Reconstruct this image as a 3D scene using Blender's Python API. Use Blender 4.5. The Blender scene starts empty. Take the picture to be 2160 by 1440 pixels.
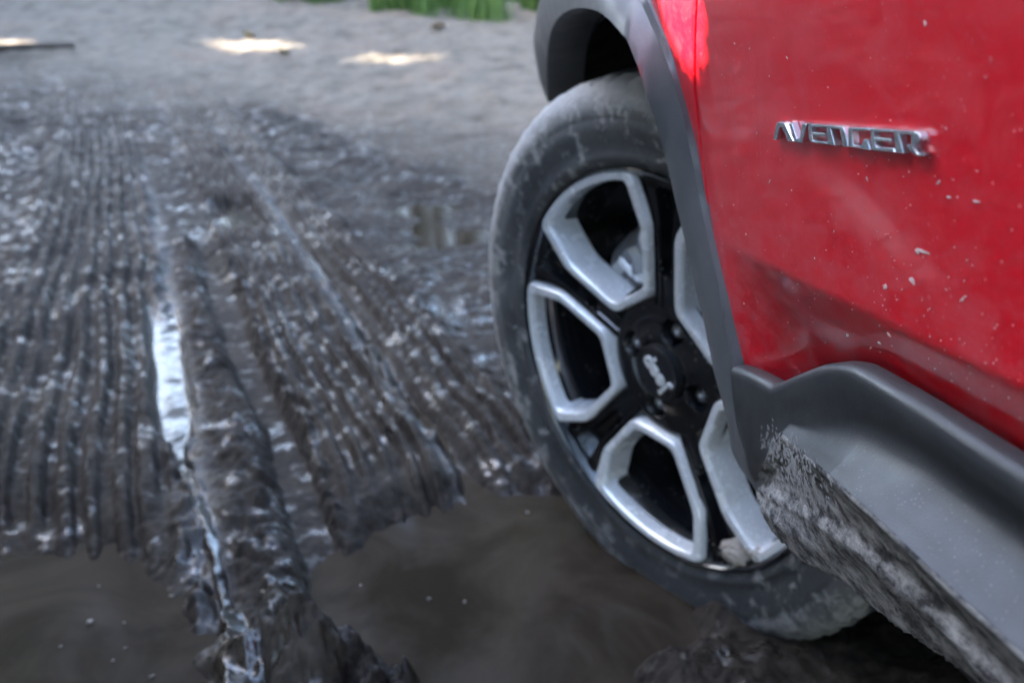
import bpy, bmesh, math, random
import numpy as np
from mathutils import Matrix, Vector

random.seed(4); rng = np.random.default_rng(7)
sc = bpy.context.scene
COL = sc.collection

# ------------------------------------------------------------------ frames
def nz(v):
    v = np.array(v, float); return v / np.linalg.norm(v)
FL = 2149.0                                   # focal length in pixels of a 2160 px wide picture
Fc = nz([-.1216, .2471, .9613]); Uc = np.array([-.1715, .9487, -.2655]); Uc = nz(Uc - (Uc @ Fc) * Fc)
Rc = np.cross(Uc, Fc)                         # the car's forward, up and right seen from the camera
Zw = nz([-.05, .9414, -.3335]); Yw = nz(Fc - (Fc @ Zw) * Zw); Xw = np.cross(Zw, Yw)
CAM_H = .74
XD = .225                                     # camera to door skin
WC = np.array([.1644, -.0395, 1.1925])        # wheel centre seen from the camera
def to_world(v): return np.array([v @ Xw, v @ Yw, v @ Zw])
def ray(px, py): return np.array([(px - 1080) / FL, (720 - py) / FL, 1.])
CAR_O = to_world(XD * Rc + (WC @ Fc) * Fc + (WC @ Uc) * Uc) + [0, 0, CAM_H]
CAR_M = Matrix.Identity(4)
for i, a in enumerate((Rc, Fc, Uc)):
    w = to_world(a)
    for k in range(3): CAR_M[k][i] = w[k]
for k in range(3): CAR_M[k][3] = CAR_O[k]
def at(px, py, x=0.):
    "point of the car's flank (car axes: x inward, y forward, z up) at depth x behind the door skin"
    d = ray(px, py); P = d * ((XD + x) / (d @ Rc))
    return np.array([x, (P - WC) @ Fc, (P - WC) @ Uc])
def ground_pt(px, py, z=.03):
    d = to_world(ray(px, py)); t = (z - CAM_H) / d[2]
    return np.array([d[0] * t, d[1] * t, z])

# ------------------------------------------------------------------ camera, world, sun, exposure
cam = bpy.data.cameras.new('camera'); co = bpy.data.objects.new('camera', cam); COL.objects.link(co)
cm = Matrix.Identity(4)
for i, a in enumerate(([1, 0, 0], [0, 1, 0], [0, 0, -1])):
    w = to_world(np.array(a, float))
    for k in range(3): cm[k][i] = w[k]
cm[2][3] = CAM_H
co.matrix_world = cm
cam.sensor_width = 36; cam.lens = FL / 2160 * 36; cam.clip_start = .02; cam.clip_end = 600
cam.dof.use_dof = True; cam.dof.focus_distance = .60; cam.dof.aperture_fstop = 7.1; cam.dof.aperture_blades = 7
sc.camera = co

SUN_EL = math.radians(33); SUN_DIR = nz([-.93, .37, 0]); SUN_DIR = nz([SUN_DIR[0] * math.cos(SUN_EL), SUN_DIR[1] * math.cos(SUN_EL), math.sin(SUN_EL)])
wd = bpy.data.worlds.new('World'); sc.world = wd; wd.use_nodes = True
nt = wd.node_tree; bg = nt.nodes['Background']; sky = nt.nodes.new('ShaderNodeTexSky')
sky.sky_type = 'NISHITA'; sky.sun_disc = False; sky.sun_elevation = SUN_EL
sky.sun_rotation = math.atan2(SUN_DIR[0], SUN_DIR[1]); sky.dust_density = 2.5; sky.air_density = 1.0; sky.ozone_density = 1.0
nt.links.new(sky.outputs[0], bg.inputs[0]); bg.inputs[1].default_value = .15
sl = bpy.data.lights.new('sun', 'SUN'); sl.energy = 5.0; sl.angle = math.radians(.53); sl.color = (1, .9, .76)
so = bpy.data.objects.new('sun', sl); COL.objects.link(so)
so.rotation_euler = Vector(SUN_DIR).to_track_quat('Z', 'Y').to_euler()
sc.view_settings.view_transform = 'Standard'; sc.view_settings.look = 'None'
sc.view_settings.exposure = 4.25; sc.view_settings.gamma = 1; sc.view_settings.use_curve_mapping = False
sc.cycles.use_denoising = True
sc.cycles.max_bounces = 8; sc.cycles.transparent_max_bounces = 8
sc.cycles.sample_clamp_indirect = 8

# ------------------------------------------------------------------ helpers
def link(name, me, mat=None, parent=None):
    o = bpy.data.objects.new(name, me); COL.objects.link(o)
    if mat and me is not None: me.materials.append(mat)
    if parent: o.parent = parent
    return o
def mesh(name, v, f, mat=None, parent=None, smooth=True, auto=None):
    me = bpy.data.meshes.new(name)
    me.from_pydata([tuple(map(float, p)) for p in v], [], [tuple(map(int, q)) for q in f])
    me.update()
    if smooth:
        me.polygons.foreach_set('use_smooth', [True] * len(me.polygons))
        if auto: me.set_sharp_from_angle(angle=math.radians(auto))
    return link(name, me, mat, parent)
def grid_faces(n, m, close=False):
    i = np.arange(n - 1)[:, None]; j = np.arange(m if close else m - 1)[None, :]
    j2 = (j + 1) % m
    a = i * m + j; b = i * m + j2; c = (i + 1) * m + j2; d = (i + 1) * m + j
    return np.stack([a, b, c, d], -1).reshape(-1, 4)
def grid(name, P, mat, parent=None, close=False, flip=False, auto=None, smooth=True):
    P = np.asarray(P, float); n, m, _ = P.shape; f = grid_faces(n, m, close)
    if flip: f = f[:, ::-1]
    return mesh(name, P.reshape(-1, 3), f, mat, parent, smooth, auto)
def resample(L, n):
    L = np.asarray(L, float); d = np.r_[0, np.cumsum(np.linalg.norm(np.diff(L, axis=0), axis=1))]
    t = np.linspace(0, d[-1], n)
    return np.stack([np.interp(t, d, L[:, k]) for k in range(L.shape[1])], 1)
def smooth_line(L, it=2):
    L = np.asarray(L, float)
    for _ in range(it):
        q = .75 * L[:-1] + .25 * L[1:]; r = .25 * L[:-1] + .75 * L[1:]
        L = np.vstack([L[:1], np.stack([q, r], 1).reshape(-1, L.shape[1]), L[-1:]])
    return L
def sstep(a, b, x):
    t = np.clip((np.asarray(x, float) - a) / (b - a), 0, 1); return t * t * (3 - 2 * t)
def merge(parts):
    V = []; Fs = []; k = 0
    for v, f in parts:
        V += [tuple(p) for p in v]; Fs += [tuple(int(i) + k for i in q) for q in f]; k += len(v)
    return V, Fs
def lathe(prof, n=96):
    "profile of (o, r): axis along -x (outward is -x)"
    a = np.linspace(0, 2 * np.pi, n, endpoint=False)
    return np.array([[(-o, r * np.cos(t), r * np.sin(t)) for t in a] for o, r in prof])
def lattice_noise(x, y, seed):
    xi = np.floor(x).astype(np.int64); yi = np.floor(y).astype(np.int64); xf = x - xi; yf = y - yi
    def g(ix, iy, dx, dy):
        h = (ix * 374761393 + iy * 668265263 + seed * 974711) & 0x7fffffff
        h = ((h ^ (h >> 13)) * 1274126177) & 0x7fffffff
        a = (h & 0xffff) / 65536. * 2 * np.pi
        return np.cos(a) * dx + np.sin(a) * dy
    u = xf * xf * xf * (xf * (xf * 6 - 15) + 10); v = yf * yf * yf * (yf * (yf * 6 - 15) + 10)
    a = g(xi, yi, xf, yf); b = g(xi + 1, yi, xf - 1, yf); c = g(xi, yi + 1, xf, yf - 1); d = g(xi + 1, yi + 1, xf - 1, yf - 1)
    return (a + (b - a) * u + (c - a) * v + (a - b - c + d) * u * v) * 1.5
def fbm(x, y, s, oct=4, seed=0, gain=.5):
    o = 0; a = 1; t = 0
    for k in range(oct):
        o = o + a * lattice_noise(x / s + 17.3 * k, y / s - 9.1 * k, seed + k * 13); t += a; a *= gain; s = s / 2.03
    return o / t * 1.4

# ------------------------------------------------------------------ materials
class NT:
    def __init__(s, name):
        s.m = bpy.data.materials.new(name); s.m.use_nodes = True; s.t = s.m.node_tree
        s.b = s.t.nodes['Principled BSDF']; s.out = s.t.nodes['Material Output']
        s.tc = s.t.nodes.new('ShaderNodeTexCoord')
    def n(s, typ, **kw):
        x = s.t.nodes.new(typ)
        for k, v in kw.items():
            if k.startswith('i_'):
                key = k[2:]; key = int(key) if key.isdigit() else key.replace('_', ' ')
                if hasattr(v, 'bl_rna') and hasattr(v, 'is_output'): s.t.links.new(v, x.inputs[key])
                else: x.inputs[key].default_value = v
            else: setattr(x, k, v)
        return x
    def set(s, **kw):
        for k, v in kw.items():
            key = k.replace('_', ' ')
            if hasattr(v, 'is_output'): s.t.links.new(v, s.b.inputs[key])
            else: s.b.inputs[key].default_value = v
    def noise(s, scale, detail=4, rough=.55, vec=None, dist=0):
        return s.n('ShaderNodeTexNoise', i_Vector=vec or s.tc.outputs['Object'], i_Scale=scale, i_Detail=detail, i_Roughness=rough, i_Distortion=dist).outputs[0]
    def ramp(s, fac, a, b, lo=0., hi=1.):
        return s.n('ShaderNodeMapRange', i_Value=fac, i_1=a, i_2=b, i_3=lo, i_4=hi).outputs[0]
    def mix(s, fac, a, b):
        x = s.t.nodes.new('ShaderNodeMix'); x.data_type = 'RGBA'
        for key, v in ((0, fac), (6, a), (7, b)):
            if hasattr(v, 'is_output'): s.t.links.new(v, x.inputs[key])
            else: x.inputs[key].default_value = v if key == 0 else (*v, 1)
        return x.outputs[2]
    def math(s, op, a, b=0., clamp=False):
        x = s.t.nodes.new('ShaderNodeMath'); x.operation = op; x.use_clamp = clamp
        for k, v in ((0, a), (1, b)):
            if hasattr(v, 'is_output'): s.t.links.new(v, x.inputs[k])
            else: x.inputs[k].default_value = v
        return x.outputs[0]
    def bump(s, h, strength=.3, dist=.002):
        s.t.links.new(s.n('ShaderNodeBump', i_Height=h, i_Strength=strength, i_Distance=dist).outputs[0], s.b.inputs['Normal'])
    def mapping(s, scale=(1, 1, 1), rot=(0, 0, 0)):
        return s.n('ShaderNodeMapping', i_Vector=s.tc.outputs['Object'], i_Scale=scale, i_Rotation=rot).outputs[0]
    def specks(s, scale, lo, hi, vec=None):
        v = s.n('ShaderNodeTexVoronoi', i_Vector=vec or s.tc.outputs['Object'], i_Scale=scale)
        return s.ramp(v.outputs['Distance'], lo, hi, 1, 0)

def mat_paint():
    t = NT('red car paint')
    wob = t.noise(3.2, 3, .5)
    warp = t.n('ShaderNodeVectorMath', operation='ADD', i_0=t.mapping((1, 1, .45)), i_1=t.n('ShaderNodeTexNoise', i_Vector=t.tc.outputs['Object'], i_Scale=5., i_Detail=2.).outputs['Color']).outputs[0]
    sw = t.noise(9, 6, .62, warp, 1.6)              # wiped, swirling dust film
    film = t.ramp(sw, .46, .72, 0, .12)
    fine = t.ramp(t.noise(260, 3, .7), .5, .75, 0, .06)
    sp = t.math('MULTIPLY', t.specks(170, .10, .18), t.ramp(t.noise(14, 3), .42, .62))
    zz_ = t.n('ShaderNodeSeparateXYZ', i_0=t.tc.outputs['Object']).outputs[2]
    lowd = t.math('MULTIPLY', t.ramp(zz_, .17, .34, .30, 0), t.ramp(t.noise(60, 5, .7, t.mapping((1, .5, 1))), .42, .7))
    film = t.math('ADD', film, lowd)
    dust = t.math('ADD', t.math('ADD', film, fine), t.math('MULTIPLY', sp, .35), True)
    col = t.mix(dust, (.66, .002, .014), (.55, .20, .22))
    t.set(Base_Color=col, Roughness=.38, Coat_Weight=1., Coat_Roughness=t.ramp(dust, 0, .5, .04, .28), Specular_IOR_Level=.2, Coat_IOR=1.36)
    return t.m
def mat_plastic(name='grey plastic trim', base=.020, dusty=.2):
    t = NT(name)
    grain = t.noise(900, 2, .6)
    du = t.ramp(t.noise(7, 5, .6), .40, .75, 0, .35 * dusty)
    sp = t.math('MULTIPLY', t.specks(300, .10, .20), t.ramp(t.noise(30, 3), .40, .65))
    d = t.math('ADD', du, t.math('MULTIPLY', sp, .45), True)
    t.set(Base_Color=t.mix(d, (base, base * 1.06, base * 1.12), (.20, .19, .185)), Roughness=t.ramp(t.noise(40, 3), .3, .7, .36, .50), Specular_IOR_Level=.6)
    t.bump(grain, .25, .0006)
    return t.m
def mat_simple(name, col, rough=.5, metal=0., coat=0., bump=None, spec=.5):
    t = NT(name); v = t.noise(35, 3)
    c = np.array(col)
    t.set(Base_Color=t.mix(v, tuple(c * .88), tuple(np.minimum(c * 1.1, 1))), Roughness=t.ramp(v, .3, .7, rough * .85, rough * 1.15), Metallic=metal, Coat_Weight=coat, Coat_Roughness=.06, Specular_IOR_Level=spec)
    if bump: t.bump(t.noise(bump[0], 4, .6), bump[1], bump[2])
    return t.m
def mat_silver():
    t = NT('machined silver'); d = t.ramp(t.noise(30, 5, .65), .56, .78, 0, .4)
    sp = t.math('MULTIPLY', t.specks(160, .12, .22), .4)
    dd = t.math('ADD', d, sp, True)
    t.set(Base_Color=t.mix(dd, (.82, .84, .87), (.50, .47, .43)), Metallic=t.ramp(dd, 0, 1, .3, 0), Roughness=t.ramp(dd, 0, 1, .26, .7))
    return t.m
def mat_gloss_black():
    t = NT('gloss black'); sp = t.math('MULTIPLY', t.specks(110, .10, .2), t.ramp(t.noise(22, 3), .45, .6))
    du = t.ramp(t.noise(18, 5, .6), .5, .8, 0, .12)
    dd = t.math('ADD', du, t.math('MULTIPLY', sp, .6), True)
    t.set(Base_Color=t.mix(dd, (.006, .007, .009), (.26, .24, .23)), Roughness=t.ramp(dd, 0, .4, .12, .6), Coat_Weight=.5, Coat_Roughness=.1)
    return t.m
def mat_rubber():
    t = NT('muddy tyre rubber')
    r = t.n('ShaderNodeAttribute', attribute_name='edge').outputs['Fac']
    n1 = t.noise(46, 6, .62, None, .3); n2 = t.noise(90, 4, .6)
    streak = t.ramp(t.math('ADD', n1, t.math('MULTIPLY', r, .14)), .55, .66)
    wz = t.n('ShaderNodeSeparateXYZ', i_0=t.n('ShaderNodeNewGeometry').outputs['Position']).outputs[2]
    dryk = t.ramp(wz, .06, .34, .22, 1)
    m = t.math('MULTIPLY', t.math('MULTIPLY', streak, t.ramp(n2, .3, .6, .35, 1)), t.ramp(wz, .03, .25, .35, 1))
    haze = t.ramp(t.math('ADD', t.math('MULTIPLY', t.noise(14, 6, .6), .45), t.math('MULTIPLY', r, .55)), .16, .74, .05, .85)
    dd = t.math('ADD', m, t.math('MULTIPLY', haze, dryk), True)
    t.set(Base_Color=t.mix(dd, (.030, .033, .038), (.34, .33, .32)), Roughness=t.ramp(dd, 0, 1, .38, .85), Specular_IOR_Level=.5)
    t.bump(t.math('ADD', t.math('MULTIPLY', m, 2.), n2), .5, .002)
    return t.m
def mat_crust():
    t = NT('caked mud'); w = t.mapping((1, .35, 1), (0, 0, 0))
    a = t.noise(120, 7, .72, w); b = t.noise(420, 4, .7)
    c = t.mix(t.ramp(a, .40, .62), (.022, .020, .019), (.29, .275, .26))
    t.set(Base_Color=c, Roughness=t.ramp(a, .4, .6, .95, .6))
    t.bump(t.math('ADD', a, t.math('MULTIPLY', b, .5)), .6, .0025)
    return t.m
def mat_mud():
    t = NT('rutted mud')
    wet = t.n('ShaderNodeAttribute', attribute_name='wet').outputs['Fac']
    a = t.noise(5, 8, .6); b = t.noise(70, 6, .65); c = t.noise(420, 3, .6); e = t.noise(1.1, 5, .6)
    dry = t.mix(t.ramp(a, .35, .65), (.098, .082, .062), (.235, .202, .160))
    dry = t.mix(t.ramp(b, .40, .66, .35, 0), dry, (.070, .055, .045))
    dry = t.mix(t.ramp(e, .52, .66, 0, .35), dry, (.24, .17, .125))
    wetc = t.mix(t.ramp(b, .35, .65), (.0075, .0055, .0042), (.029, .0225, .0175))
    wn = t.math('ADD', wet, t.ramp(a, .3, .7, -.22, .22), True)
    t.set(Base_Color=t.mix(wn, dry, wetc))
    sk = t.n('ShaderNodeAttribute', attribute_name='slick').outputs['Fac']
    patch = t.ramp(t.math('ADD', t.math('MULTIPLY', t.noise(26, 3, .55), .75), t.math('MULTIPLY', t.noise(6, 4, .6), .45)), .63, .73)
    shine = t.math('MULTIPLY', wn, t.math('MAXIMUM', patch, sk), True)
    t.set(Roughness=t.mix(shine, (.78, .78, .78), t.mix(sk, (.115, .115, .115), (.21, .21, .21))), Specular_IOR_Level=t.ramp(shine, 0, 1, .16, .60))
    t.bump(t.math('ADD', t.noise(34, 3, .5), t.math('MULTIPLY', c, .07)), t.ramp(sk, .2, .9, .55, .05), .012)
    return t.m
def mat_water():
    t = NT('murky puddle water')
    a = t.noise(5, 5, .6, t.mapping((1, 1, 1)), 1.0); b = t.noise(26, 4, .65)
    c = t.mix(t.ramp(a, .36, .62), (.020, .0150, .0105), (.042, .033, .0245))
    c = t.mix(t.ramp(b, .60, .72, 0, .35), c, (.045, .037, .03))
    t.set(Base_Color=c, Roughness=.10, Specular_IOR_Level=.5, IOR=1.25)
    t.bump(t.noise(14, 3), .06, .003)
    return t.m
def mat_leaf(name, a, b, trans=.3):
    t = NT(name); r = t.n('ShaderNodeAttribute', attribute_name='tint').outputs['Fac']
    c = t.mix(r, a, b)
    t.set(Base_Color=c, Roughness=.6, Specular_IOR_Level=.3)
    tr = t.n('ShaderNodeBsdfTranslucent'); t.t.links.new(c, tr.inputs[0])
    mx = t.n('ShaderNodeMixShader', i_0=trans); t.t.links.new(t.b.outputs[0], mx.inputs[1]); t.t.links.new(tr.outputs[0], mx.inputs[2])
    t.t.links.new(mx.outputs[0], t.out.inputs[0])
    return t.m
PAINT = mat_paint(); TRIM = mat_plastic(); SILVER = mat_silver(); BLACK = mat_gloss_black(); RUBBER = mat_rubber()
CRUST = mat_crust(); MUD = mat_mud(); WATER = mat_water()
LINER = mat_simple('dirty wheel arch liner', (.022, .020, .018), .8, bump=(60, .6, .006))
DARK = mat_simple('dark underbody', (.012, .012, .012), .8)
GLASS = mat_simple('tinted glass', (.01, .012, .013), .04, coat=.6)
TRIM_SKYLIT = mat_plastic('skylit dusty arch plastic', .080, 1.0)  # same plastic as the sill; paler base paints in skylight, dust on top
BADGE = mat_simple('satin chrome', (.68, .71, .75), .24, metal=.9)
CHROME = mat_simple('bright chrome', (.86, .87, .88), .25, metal=.4)
STEEL = mat_simple('brake steel', (.30, .30, .31), .38, metal=.9)
CALIPER = mat_simple('cast caliper metal', (.20, .20, .21), .40, metal=.6)
CAP = mat_simple('hub cap black', (.016, .017, .02), .3)
SPLAT = mat_simple('dried mud splash', (.62, .46, .43), .8)
BARK = mat_simple('wet bark', (.055, .042, .033), .8, bump=(60, .6, .01))
STONE = mat_simple('pale pebble', (.20, .17, .14), .5, bump=(80, .4, .003))
LEAF = mat_leaf('woodland leaves', (.018, .030, .012), (.050, .066, .026))
GRASS = mat_leaf('grass blades', (.07, .15, .035), (.22, .34, .10), .4)

# ------------------------------------------------------------------ the ground
T2E = 1.36
def rise(x, y):
    q = np.maximum(y - 3.4, 0)
    r = np.where(q < 12, .0085 * q * q, .0085 * 144 + .204 * (q - 12) * np.exp(-np.maximum(q - 12, 0) / 14))
    bank = .07 * np.maximum(np.abs(x + .6 * 0) - 5.0, 0)
    return r * sstep(0, 1, 1.0) + np.minimum(bank, 1.2)
def track_u(x, y):
    return x + .225 * (y - 1.4) + .004 * np.maximum(y - 3, 0) ** 2
def ground(x, y):
    u = track_u(x, y)
    warp = fbm(x, y, .40, 2, 3) * .012
    u = u + warp
    yn = y + fbm(x, y, .16, 3, 5) * .09
    b1 = fbm(x, y, .9, 4, 11); b2 = fbm(x, y, .20, 4, 21); b3 = fbm(x, y, .055, 3, 31); b4 = fbm(x, y, .018, 2, 41)
    near = 1 - sstep(3.2, 5.5, y)
    h = .026 + .016 * b1 * (1 + sstep(3, 8, y) * 1.8) + .012 * b2 * (1 + 1.5 * sstep(3.2, 6, y)) + (.0060 * b3 + .0026 * b4) * (1 - .65 * sstep(4, 6.5, y))
    # a deep soft trough carrying the puddles, before the bank in the distance
    long_ = 1 - sstep(6, 10, y)
    # ribbed wheel tracks: (u0, u1, height, rib spacing, front end)
    def plateau(a, b, e=.03): return sstep(a - e, a + e, u) * (1 - sstep(b - e, b + e, u))
    spread = 1 + .10 * np.maximum(y - 2, 0)
    tr = np.zeros_like(x)
    for a, b, hh, sp, yend, ph in ((-.74, -.36, .024, .044, 1.30, .0), (-.135, .055, .024, .036, 1.30, .6), (.115, .235, .022, .034, 1.38, .2), (-1.45, -1.02, .02, .05, 1.9, .1), (-2.5, -2.15, .02, .05, 2.3, .1)):
        m = plateau(a, b, .03) * sstep(yend - .08, yend + .22, yn) * long_
        rn = fbm(u * 1., y * .04, .045, 2, int(61 + 10 * abs(a)), .4) * .8 + .75 * np.cos(2 * np.pi * u / sp + ph)
        rib = np.tanh(rn * 2.6)
        brk = fbm(u, y * .30, .020, 3, int(71 + 10 * abs(a)), .6); blk = fbm(u * .5, y, .022, 2, int(75 + 10 * abs(a)))
        h = h * (1 - .35 * m) + m * (hh + .0120 * rib * np.clip(.80 + .9 * fbm(u * 1.5, y * .6, .11, 3, int(67 + 10 * abs(a))), .25, 1.25) + (.0050 * brk + .0026 * blk) * (.5 + .5 * near) - .0040 * b3 - .0012 * b4)
        tr = np.maximum(tr, m)
    # squeezed-up crests of soft mud along the ruts
    for uc, w, hh, sd in ((-.345, .022, .030, 1), (.068, .020, .022, 2), (.248, .022, .016, 3), (-.140, .016, .026, 4), (-.77, .03, .016, 5)):
        lump = np.clip(.35 + 1.3 * fbm(x, y, .07, 3, 70 + sd), 0, 1.5)
        h = h + hh * lump * np.exp(-((u - uc) / w) ** 2) * sstep(.85, 1.15, yn) * (1 - sstep(3.6, 5.5, y))
    # smooth pressed wall on the right of the left track
    wc_ = -.352 + .052 * (1 - sstep(.85, 1.9, y)) + .006 * fbm(x * 0 + 3, y, .5, 1, 81)
    rag = fbm(x, y, .06, 3, 82)
    hwd = .024 + .012 * sstep(1.6, 1.9, y) - .017 * sstep(1.0, 1.15, y) * (1 - sstep(1.5, 1.75, y)) + .012 * rag * (1 - sstep(1.5, 1.9, y))
    e_ = np.abs(u - wc_) / np.maximum(hwd, .004)
    wall = (1 - sstep(.75, 1.35, e_)) * (1 - sstep(2.3, 2.6, y)) * sstep(.7, .85, y)
    h = h * (1 - .9 * wall) + wall * .9 * ((.040 - .85 * (u - wc_)) * (1 - sstep(1.38, 1.6, y)) + (.010 + .0008 * b3 + .05 * (y - 1.5) * 0) * sstep(1.38, 1.6, y))
    # lumpy middle ridge
    mid = np.exp(-((u + .255) / .055) ** 2) * (1 - sstep(2.9, 3.5, y)) * (1 - wall)
    h = h + mid * (.012 + .016 * np.abs(fbm(x, y, .075, 4, 91)) * 2)
    # narrow dark trench, then the shallow groove between the two right tracks
    tu = -.175 - .02 * np.maximum(y - 1.4, 0)
    tq = np.exp(-((u - tu) / .030) ** 2) * sstep(.7, .9, y) * (1 - sstep(2.5, 3.4, y))
    h = np.where(tq > .15, np.maximum(h - .055 * tq, np.minimum(h, .004 + .002 * b3)), h - .055 * tq)
    h = h - .030 * np.exp(-((u - .088) / .02) ** 2) * (1 - sstep(2.9, 4.2, y))
    # puddle basins
    def basin(cx, cy, rx, ry, d, rot=0., sd=0):
        ca, sa = math.cos(rot), math.sin(rot); dx = x - cx; dy = y - cy
        q = np.sqrt(((ca * dx + sa * dy) / rx) ** 2 + ((-sa * dx + ca * dy) / ry) ** 2) + .16 * fbm(x, y, .22, 4, 120 + sd)
        return d * (1 - sstep(.50, 1.15, q))
    h = h - basin(-.82, .86, .66, .66, .085, .0, 1)
    h = h - basin(.11, 1.15, .25, .27, .085, -.15, 2)
    h = h - basin(.34, 3.15, .38, .75, .026, .55, 3) - .010 * np.abs(b2) * basin(.34, 3.15, .5, .9, 1., .55, 3)
    h = h - basin(-.55, 3.62, .10, .32, .055, .22, 4)
    # clod beside the camera and the mound squeezed out beside the tyre
    def mound(cx, cy, r, hh, sd): 
        q = np.hypot(x - cx, y - cy) / r + .25 * fbm(x, y, .06, 3, 150 + sd)
        return hh * (1 - sstep(.2, 1.0, q)) * (1 + .6 * fbm(x, y, .035, 4, 160 + sd, .6))
    h = h + mound(-.105, .985, .085, .062, 1) + mound(-.045, .94, .055, .050, 6) + mound(-.19, 1.02, .06, .03, 5) + mound(.22, .95, .09, .018, 2) + mound(.30, .89, .10, .012, 3) + mound(.16, 1.03, .06, .020, 4)
    h = h + .030 * sstep(.35, .8, x) * (1 - sstep(1.6, 3, y))
    slick = np.clip(wall + .8 * np.exp(-((u - .075) / .022) ** 2) * near + .6 * np.exp(-((u + .33) / .03) ** 2) * near, 0, 1)
    return h + rise(x, y), slick, u

th = np.concatenate([np.radians(np.linspace(-38, 38, 720)), np.radians(np.linspace(38, 322, 90))[1:-1]])
rr = np.concatenate([[.02, .2, .4, .55], np.geomspace(.62, 16, 860), np.geomspace(16, 220, 50)[1:]])
TH, RR = np.meshgrid(th, rr); GX = RR * np.sin(TH); GY = RR * np.cos(TH)
GZ, GTR, GU = ground(GX, GY)
wet = 1 - sstep(3.5, 7.0, GY + 1.2 * (GX + .1) + .5 * fbm(GX, GY, .8, 3, 99))
bandd = np.abs(GX - np.interp(GY, [2.8, 3.25, 4.7, 6.5, 7.5], [.45, .35, -.22, -.85, -1.2])) + .12 * fbm(GX, GY, .4, 3, 98)
wet = np.maximum(wet, (1 - sstep(.10, .36, bandd)) * sstep(2.6, 3, GY) * (1 - sstep(6, 7.2, GY)))
wet = np.clip(wet * (1 - .10 * sstep(.04, .08, GZ - rise(GX, GY))) , 0, 1)
wet = np.maximum(wet, 1 - sstep(.0, .022, GZ))
gf = grid_faces(len(rr), len(th), True)[:, ::-1]
gm = bpy.data.meshes.new('ground')
gm.vertices.add(GX.size); gm.vertices.foreach_set('co', np.stack([GX, GY, GZ], -1).reshape(-1).astype(np.float32))
gm.loops.add(gf.size); gm.loops.foreach_set('vertex_index', gf.reshape(-1).astype(np.int32))
gm.polygons.add(len(gf)); gm.polygons.foreach_set('loop_start', (np.arange(len(gf)) * 4).astype(np.int32))
gm.polygons.foreach_set('use_smooth', np.ones(len(gf), bool))
gm.update(calc_edges=True); gm.validate()
gm.attributes.new('wet', 'FLOAT', 'POINT').data.foreach_set('value', wet.reshape(-1).astype(np.float32))
gm.attributes.new('slick', 'FLOAT', 'POINT').data.foreach_set('value', GTR.reshape(-1).astype(np.float32))
go = link('ground', gm, MUD); go['kind'] = 'structure'
if gm.polygons[len(gf) // 2].normal.z < 0: gm.flip_normals()

w = [(-3, .1), (1.6, .1), (1.6, 5.2), (-3, 5.2)]
wo = mesh('water', [(x, y, 0) for x, y in w], [(0, 1, 2, 3)], WATER, smooth=False); wo['kind'] = 'structure'

# ------------------------------------------------------------------ the car
car = bpy.data.objects.new('car', None); COL.objects.link(car); car.matrix_world = CAR_M
car['label'] = 'bright red car with dark grey plastic cladding and its steered front wheel in the mud'; car['category'] = 'car'
car.empty_display_size = .3

ZC = .222                                     # height of the pressed line low on the door
def flare(y, z): return -.065 * np.clip(np.asarray(y, float) + .40, 0, .15) * sstep(.28, .36, z)
def at_f(px, py, x):
    p = at(px, py, x)
    for _ in range(5): p = at(px, py, x + float(flare(p[1], p[2])))
    return p
def skin(y, z):
    y = np.asarray(y, float); z = np.asarray(z, float)
    x = 1.3 * np.maximum(z - .376, 0) ** 2
    A = sstep(-.36, -.50, y)
    x = x + A * .34 * np.maximum(ZC - z, 0)
    x = x + .55 * np.maximum(y - .30, 0) ** 2
    x = x + flare(y, z)
    x = x + .05 * np.maximum(-2.6 - y, 0)
    return x
seam_px = [(1470, 0), (1470, 90), (1471, 180), (1475, 260), (1480, 320), (1489, 400), (1500, 480)]
seam = np.array([at(*p) for p in seam_px])
seam = np.vstack([[0, -.45, .66], [0, seam[0, 1] - .03, seam[0, 2] + .07], seam, [0, -.28, .02]])
o_ = np.argsort(seam[:, 2])
def seam_y(z): return np.interp(z, seam[o_, 2], seam[o_, 1])

# door: one sheet with a folded front and rear edge
zs = np.r_[np.linspace(.08, .30, 66), np.linspace(.305, .66, 60)]; ss = np.linspace(0, 1, 110)
def panel(yf, yr, zs, ss, gap=.0018):
    rows = []
    for z in zs:
        a, b = yf(z) - gap, yr(z) + gap
        y = a + (b - a) * ss ** 1.3
        x = skin(y, z)
        row = [(x[0] + .016, a + .0012, z), (x[0] + .004, a + .0009, z), (x[0] + .0008, a + .0003, z)] + list(zip(x + np.where(np.arange(len(ss)) == 0, .0002, 0), y, np.full_like(y, z))) + [(x[-1] + .015, b - .001, z)]
        rows.append(row)
    return np.array(rows)
# ---- wheel arch trim
inner_px = [(1592, 1029), (1560, 985), (1543, 951), (1532, 879), (1505, 781), (1486, 684), (1467, 611), (1452, 538), (1428, 440), (1404, 333), (1384, 260), (1362, 197), (1347, 145), (1322, 83), (1300, 53), (1278, 31), (1250, 18), (1219, 15), (1192, 25), (1174, 40), (1162.5, 61), (1157, 83), (1154, 117), (1154, 144), (1157, 233)]
ridge_px = [(1622, 1045), (1597, 962), (1563, 862), (1548, 771), (1521, 625), (1496, 513), (1482, 450), (1469, 394), (1442, 244), (1419, 164), (1395, 100), (1378, 64), (1350, 0)]
outer_px = [(1628, 1045), (1606, 962), (1572, 862), (1557, 771), (1530, 625), (1505, 513), (1491, 450), (1482, 397), (1458, 278), (1428, 167), (1416, 125), (1403, 86), (1365, 0)]
XI = -.003
inner = np.array([at_f(*p, XI - .021 * float(sstep(1, 14, k)) + .026 * max(0, (k - 17)) / 7.) for k, p in enumerate(inner_px)])
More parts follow.
